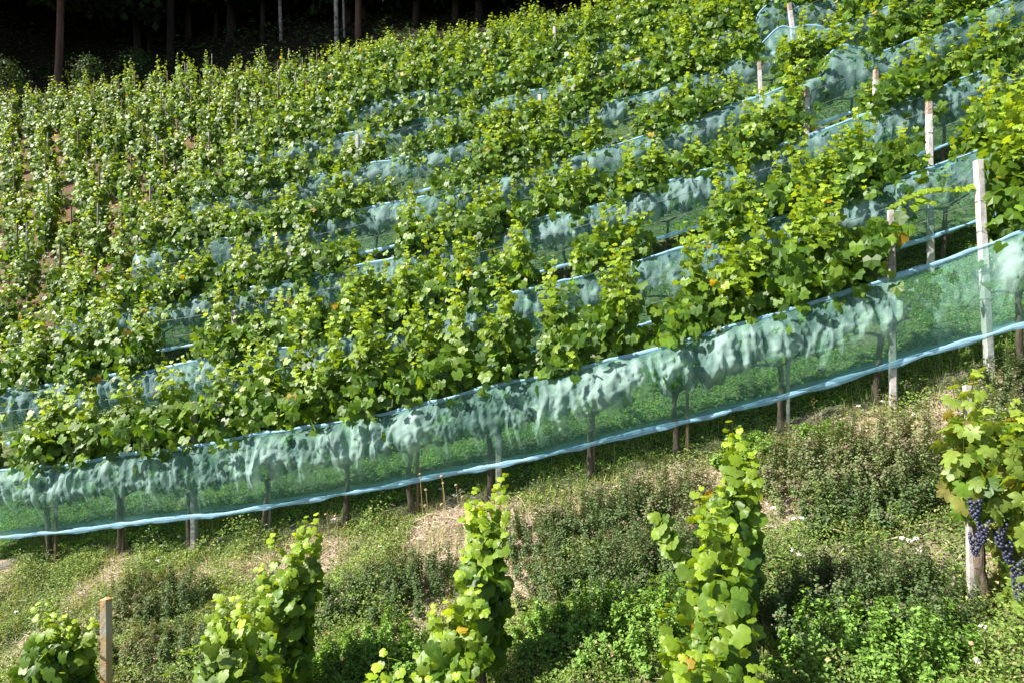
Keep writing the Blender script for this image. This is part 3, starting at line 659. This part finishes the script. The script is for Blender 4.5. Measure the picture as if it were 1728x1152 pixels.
def blades(name, n, ur, cr, L, seed, lab):
    r = np.random.default_rng(seed); u = r.uniform(*ur, n); c = r.uniform(*cr, n); x, y = uc2xy(u, c)
    keep = (np.abs(x) < .80*y+.4) & (fbm(u*3, c*3, seed) > .45); u, c, x, y = [q[keep] for q in (u, c, x, y)]; m = len(u)
    P = np.column_stack([x, y, terr(u, c)]); a = r.random(m)*6.28; l = (L*r.uniform(.4, 1.3, m))[:, None]
    d = np.column_stack([np.cos(a), np.sin(a), np.zeros(m)]); wd = np.column_stack([-np.sin(a), np.cos(a), np.zeros(m)])*.0028; b_ = r.uniform(.2, .8, (m, 1)); up = A_([[0, 0, 1.]])
    mid = P+l*(up*.6+d*b_*.3); tip = P+l*(up*(1-.3*b_)+d*b_*.9)
    V = np.stack([P-wd, P+wd, mid+wd*.8, mid-wd*.8, tip], 1).reshape(-1, 3); o_ = (np.arange(m)*5)[:, None]
    F = np.concatenate([A_([[0, 1, 2]])+o_, A_([[0, 2, 3]])+o_, A_([[3, 2, 4]])+o_])
    q = r.random((m, 1))**1.5; cc = (A_([.13, .22, .05])*(1-q)+A_([.42, .38, .18])*q)*r.uniform(.6, 1.2, (m, 1))
    kind(meshobj(name, V, F, M_WEED, None, np.repeat(cc, 5, 0)), 'stuff', lab, 'grass')
blades('grass_blades', 60000, (-8, 5.5), (2.9, 8.2), .16, 221, 'thin green and yellowed grass blades among the weeds of the bank')
r = np.random.default_rng(231)
for q, (xa, ya, xb, yb) in enumerate([(1290, 778, 1400, 765), (1330, 772, 1478, 758), (1385, 918, 1440, 937), (1352, 880, 1378, 925), (1383, 895, 1408, 925), (870, 845, 890, 880), (905, 835, 893, 862), (1425, 905, 1500, 885), (1560, 975, 1622, 938), (880, 910, 920, 930), (380, 1005, 428, 970), (392, 1012, 440, 985), (640, 880, 700, 872), (700, 890, 760, 880), (1440, 1130, 1460, 1150)]):
    p0 = gpos(*px2ground(xa, ya), .05); p1 = gpos(*px2ground(xb, yb), .07)
    mb = MB(); qq = np.linspace(0, 1, 7)[:, None]; P = np.array(p0)*(1-qq)+np.array(p1)*qq-np.array(p0); P[:, 2] += .05*np.sin(qq[:, 0]*3.1)+.01
    mb.tube(P, np.linspace(.004, .0015, 7), 4, (.50, .40, .24), False)
    o = mb.build('dry_stalk', M_STRAW); o.location = p0
    tag(o, 'thin dry straw stalk lying across the weeds of the bank', 'dry stalk', 'dry stalks lying on the bank')
straw('block_litter', 14000, (-25, -11), (9, 24), .25, 202, 'dry reddish stalks on the soil of the upper left block', (.42, .24, .17))

BUSH = [(905, 900, .32, .34, 0), (985, 880, .34, .38, 0), (1060, 860, .36, .42, 0), (1130, 850, .34, .42, 1), (960, 970, .34, .34, 0), (1050, 960, .36, .38, 0), (1130, 960, .30, .36, 0), (1010, 1050, .34, .30, 2), (1110, 1060, .34, .32, 2), (930, 1060, .26, .22, 2),
        (1330, 800, .30, .40, 1), (1400, 790, .34, .46, 1), (1480, 800, .34, .48, 1), (1555, 790, .30, .44, 1), (1420, 860, .28, .28, 0), (1520, 850, .26, .30, 0),
        (640, 985, .30, .30, 0), (715, 975, .28, .30, 0), (570, 1010, .26, .24, 0), (225, 1010, .32, .30, 1), (300, 1010, .30, .30, 0), (330, 1080, .30, .30, 0), (235, 1090, .26, .26, 1),
        (1370, 1030, .32, .30, 0), (1460, 1010, .34, .34, 0), (1550, 1030, .32, .32, 0), (1420, 1100, .34, .30, 2), (1530, 1110, .32, .30, 2), (640, 1090, .32, .22, 2), (570, 1120, .28, .22, 2), (690, 1130, .26, .2, 2),
        (1700, 720, .30, .34, 1), (1690, 640, .30, .26, 0), (1260, 760, .22, .22, 2), (1380, 735, .24, .18, 2)]
where = {0: 'grey-green mint-like bush', 1: 'brownish flowering mint-like bush', 2: 'bright green leafy herb clump'}
def side(x, y):
    h = 'by the lichen post' if x < 345 else 'left of the slender vine' if x < 760 else 'right of the slender vine' if x < 1200 else 'right of the tall leafy vine' if x < 1600 else 'by the right edge'
    return h
seen = {}
for q, (px, py, R, Hh, ty) in enumerate(BUSH):
    u, c = px2ground(px, py+25); r = np.random.default_rng(300+q)
    key = (ty, side(px, py)); seen[key] = seen.get(key, 0)+1
    lab = '%s %s, %s from the net' % (where[ty], side(px, py), ORD[seen[key]])
    th = thing('herb_clump', lab, 'bush', gpos(u, c), 0, 'herb clumps on the bank')
    n = 6500; ns = 110; Hh = Hh*1.25
    # stems carrying whorls of little leaves
    a = r.random(ns)*6.28; rr = R*1.12*np.sqrt(r.random(ns)); bx = rr*np.cos(a); by = rr*np.sin(a)*.8; hs = Hh*(1-.55*(rr/R)**2)*r.uniform(.65, 1.2, ns)
    bx = bx+.05*np.sin(bx*40+by*13); by = by+.05*np.cos(by*37); hs = hs*(.6+.7*fbm(bx*9+q, by*9, 5))*1.1; si = r.integers(0, ns, n); t = r.random(n)**.6
    gx, gy = float(th.location.x), float(th.location.y)
    uu_, cc_ = xy2uc(gx+bx, gy+by); gz = terr(uu_, cc_)-th.location.z
    P = np.column_stack([bx[si]*(1+.25*t)+r.normal(0, .018, n), by[si]*(1+.25*t)+r.normal(0, .018, n), gz[si]+hs[si]*t])
    base = {0: A_([.09, .155, .055]), 1: A_([.14, .19, .075]), 2: A_([.16, .29, .055])}[ty]
    cc = base*r.uniform(.6, 1.4, (n, 1))
    if ty == 1: m = (t > .85) & (r.random(n) < .38); cc[m] = A_([.25, .19, .15])*r.uniform(.6, 1.2, (m.sum(), 1))
    elif ty == 0: m = (t > .85) & (r.random(n) < .25); cc[m] = A_([.20, .16, .12])*r.uniform(.6, 1.2, (m.sum(), 1))
    Nn = np.column_stack([P[:, 0]*2+r.normal(0, .5, n), P[:, 1]*2+r.normal(0, .5, n), .9*np.ones(n)])
    V, F, Cc = small_leaves(P, Nn, (.025 if ty < 2 else .032)*r.uniform(.6, 1.3, n), cc, r, .7)
    meshobj('leaves', V, F, M_WEED, th, Cc)
    mb = MB()
    for s in range(ns): mb.tube([(bx[s], by[s], gz[s]-.02), (bx[s]*1.25, by[s]*1.25, gz[s]+hs[s])], [.003, .0015], 3, (.12, .09, .05), False)
    mb.build('stems', M_STRAW, th)

# white flowers
FL = [(270, 768+150), (262, 940), (720-456, 957), (300, 905), (255, 905), (605, 975), (640, 930), (1235, 905), (600+1128-560, 870), (927, 1040), (1337, 890), (1350, 893), (1303, 873), (1520, 925), (1532, 932), (1543, 931), (1549, 951), (1571, 1040), (1538, 705), (1487, 690), (1447, 705), (1338, 757), (1366, 828), (1345, 953), (1335, 947), (1603, 1120), (1570, 1068), (1590, 1100), (1655, 1010+60), (598, 980), (740, 830), (765, 845), (560, 790+100), (1647, 1140), (1636, 1118), (25, 1050)]
for q, (px, py) in enumerate(FL):
    u, c = px2ground(px, py+14); r = np.random.default_rng(800+q)
    near = 'left of the slender vine' if px < 760 else 'right of the slender vine' if px < 1200 else 'right of the tall leafy vine'
    band = 'close under the net' if py < 900 else 'halfway down the bank' if py < 1010 else 'at the bottom of the bank'
    th = thing('white_flower', 'small white umbel flower %s, %s' % (near, band), 'flower', gpos(u, c), 0, 'white flowers %s %s' % (near, band))
    h = r.uniform(.08, .16); mb = MB(); mb.tube([(0, 0, -.02), (.01, 0, h*.5), (.015, .005, h)], .0018, 4, (.15, .2, .05), False); mb.build('stem', M_WEED, th)
    mb = MB()
    for s in range(22):
        a = r.random()*6.28; R = .022*math.sqrt(r.random()); p = A_([.015+R*math.cos(a), .005+R*math.sin(a), h+.02*r.random()]); k5 = 6; th5 = np.arange(k5)*2*np.pi/k5
        mb.add(np.vstack([p+A_([0, 0, .003]), p+np.column_stack([np.cos(th5)*.007, np.sin(th5)*.007, r.normal(0, .004, k5)])]), [(0, 1+i_, 1+(i_+1) % k5) for i_ in range(k5)])
    mb.build('blossom', M_PETAL, th)
# dry seed-head stalks
SD = [(708, 798, 905, 'far left of the cluster'), (745, 803, 900, ''), (747, 815, 890, ''), (769, 818, 890, ''), (776, 827, 880, ''), (717, 853, 900, ''), (745, 851, 895, ''), (780, 838, 880, ''), (718, 826, 900, ''), (536, 866, 900, ''), (549, 867, 905, ''), (565, 870, 905, ''), (1507, 880-206, 700, ''), (1643, 1085, 1150, '')]
for q, (px, pt_, pb, _) in enumerate(SD):
    u, c = px2ground(px+6, pb); x, y, z = gpos(u, c); r = np.random.default_rng(900+q)
    h = (576-pt_)/1152*y-z; h = max(.1, min(h, .7))
    gname = 'dry round seed heads on tall stalks close left of the slender vine' if 700 < px < 800 else 'dry pale seed heads right of the second foreground vine' if px < 600 else None
    lab = {True: 'dry round seed head on a tall stalk close left of the slender vine'}.get(700 < px < 800) or ('dry pale seed head on a thin stalk right of the second foreground vine' if px < 600 else 'thin dry seed stalk beside the concrete post at right' if px == 1507 else 'dry seed stalk below the blue grapes')
    th = thing('seed_stalk', lab, 'dried flower', (x, y, z), 0, gname)
    mb = MB(); mb.tube([(0, 0, -.02), (-.01, 0, h*.5), (-.035, 0, h)], .0022, 4, (.45, .36, .2), False); mb.build('stem', M_STRAW, th)
    mb = MB(); R = .019
    ico = A_([(0, 0, 1)]+[(math.cos(a)*.9, math.sin(a)*.9, .45) for a in np.arange(8)*.785]+[(math.cos(a+.4), math.sin(a+.4), -.2) for a in np.arange(8)*.785]+[(0, 0, -.95)])
    F = [(0, 1+i_, 1+(i_+1) % 8) for i_ in range(8)]+[(1+i_, 9+i_, 1+(i_+1) % 8) for i_ in range(8)]+[(9+i_, 9+(i_+1) % 8, 1+(i_+1) % 8) for i_ in range(8)]+[(9+i_, 17, 9+(i_+1) % 8) for i_ in range(8)]
    mb.add(ico*R*r.uniform(.85, 1.15)*(1+r.normal(0, .08, (18, 1)))+A_([-.035, 0, h]), F); mb.build('seed_head', M_SEED, th, True)

# ---------------------------------------------------------------- wood behind
r = np.random.default_rng(55)
def crown_mesh(r, rad, hgt, n, size):
    a = r.random(n)*6.28; cz = r.random(n); prof = np.sin(np.clip(cz*.92+.08, 0, 1)*np.pi)**.6
    cl = .7+.5*fbm(a*1.5, cz*5, int(r.integers(99)))
    R = rad*prof*cl*np.sqrt(r.uniform(.25, 1, n)); P = np.column_stack([R*np.cos(a), R*np.sin(a), hgt*cz])+r.normal(0, .15, (n, 3))
    Nn = np.column_stack([np.cos(a), np.sin(a), r.uniform(-.2, 1, n)])+r.normal(0, .5, (n, 3))
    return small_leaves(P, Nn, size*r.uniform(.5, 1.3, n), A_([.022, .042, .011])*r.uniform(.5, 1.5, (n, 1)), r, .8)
crowns = []
for q in range(4):
    V, F, Cc = crown_mesh(r, 4.6, 13, 9000, .42)
    o = meshobj('crown', V, F, M_TREE, None, Cc); crowns.append(o.data); bpy.data.objects.remove(o)
def tree(u, c, h, rad, mat, label, cb=6.0, grp='trees of the dark wood', lean=0.):
    th = thing('forest_tree', label, 'tree', gpos(u, c), float(r.random()*6), grp)
    mb = MB(); t = np.linspace(0, 1, 9); p = np.column_stack([lean*t+.12*np.sin(t*5+r.random()*6), .1*np.sin(t*4), -.5+(h+.5)*t]); mb.tube(p, rad*(1.15-.75*t), 10)
    for b in range(7):
        z = h*r.uniform(.28, .9); a = r.random()*6.28; L = r.uniform(1.2, 3)*(1 if z > cb else .5)
        q = np.linspace(0, 1, 4)[:, None]; mb.tube(A_([0, 0, z])+q*A_([math.cos(a)*L, math.sin(a)*L, L*.35]), rad*.3*(1-.8*q[:, 0]), 5)
    mb.build('trunk', mat, th, True)
    o = bpy.data.objects.new('crown', crowns[int(r.integers(4))]); COL.objects.link(o); o.parent = th; o.location = (0, 0, cb); o.scale = (1, 1, (h+1.5-cb)/13)
TV = [(97, 31.5, .22, M_PINE, 'reddish pine trunk at the left of the dark wood'), (285, 36.5, .24, M_TRUNK, 'thick dark trunk in the wood right of the reddish pine'), (392, 39, .09, M_BIRCH, 'very thin pale trunk in the wood between two dark ones'),
      (475, 37, .11, M_BIRCH, 'thin pale-barked tree in the middle of the wood'), (568, 36, .13, M_BIRCH, 'pale-barked tree at the right of the wood, left of its twin'), (580, 36.6, .07, M_BIRCH, 'thin pale stem just right of its thicker twin'), (601, 36.5, .2, M_PINE, 'brown trunk in the wood above the highest vine tip')]
for px, c, rad, mat, lab in TV:
    tree(row_u(px, c), c, 19, rad*.85, mat, lab, 6.2)
for q in range(165):
    u = r.uniform(-46, 20); c = r.choice([r.uniform(29.5, 33.5), r.uniform(35, 56)], p=[.3, .7])
    if c < 37 and -30 < u < 5: c = 37+(c-29.5)*.6
    px = 864+1152*uc2xy(u, c)[0]/uc2xy(u, c)[1]
    if c < 34 and any(abs(px-t[0]) < 22 for t in TV): continue
    tree(u, c, r.uniform(16, 22), r.uniform(.12, .22), M_TRUNK, 'dark forest tree standing in shade above the vineyard', 5.6 if c < 34 else r.uniform(.3, 2.5))
# shady shrubs at the wood's edge and undergrowth
for q, (px, c, R, h, lab) in enumerate([(10, 29, 1.2, 2.6, 'dark leafy shrub at the wood edge by the left border'), (150, 30, 1.0, 2.4, 'leafy shrub right of the reddish pine trunk'), (230, 32, 1.3, 2.2, 'low dark shrub under the wood, right of the pine'), (900, 31, 1.3, 2.0, 'dark shrub under the trees behind the vine tops')]):
    u = row_u(px, c); V, F, Cc = crown_mesh(r, R, h, 1600, .14)
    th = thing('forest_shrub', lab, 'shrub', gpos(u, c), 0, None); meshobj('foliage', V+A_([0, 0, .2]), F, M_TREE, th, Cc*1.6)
    mb = MB(); mb.tube([(0, 0, -.2), (.05, 0, h*.7)], [.05, .02], 6); mb.build('stem', M_TRUNK, th)
n = 90000; u = r.uniform(-48, 20, n); c = r.uniform(28.5, 75, n)**1.0; x, y = uc2xy(u, c); hh = np.clip(fbm(u*.5, c*.5, 77)-.35, 0, 1)*4.5
P = np.column_stack([x, y, terr(u, c)+hh*r.random(n)])
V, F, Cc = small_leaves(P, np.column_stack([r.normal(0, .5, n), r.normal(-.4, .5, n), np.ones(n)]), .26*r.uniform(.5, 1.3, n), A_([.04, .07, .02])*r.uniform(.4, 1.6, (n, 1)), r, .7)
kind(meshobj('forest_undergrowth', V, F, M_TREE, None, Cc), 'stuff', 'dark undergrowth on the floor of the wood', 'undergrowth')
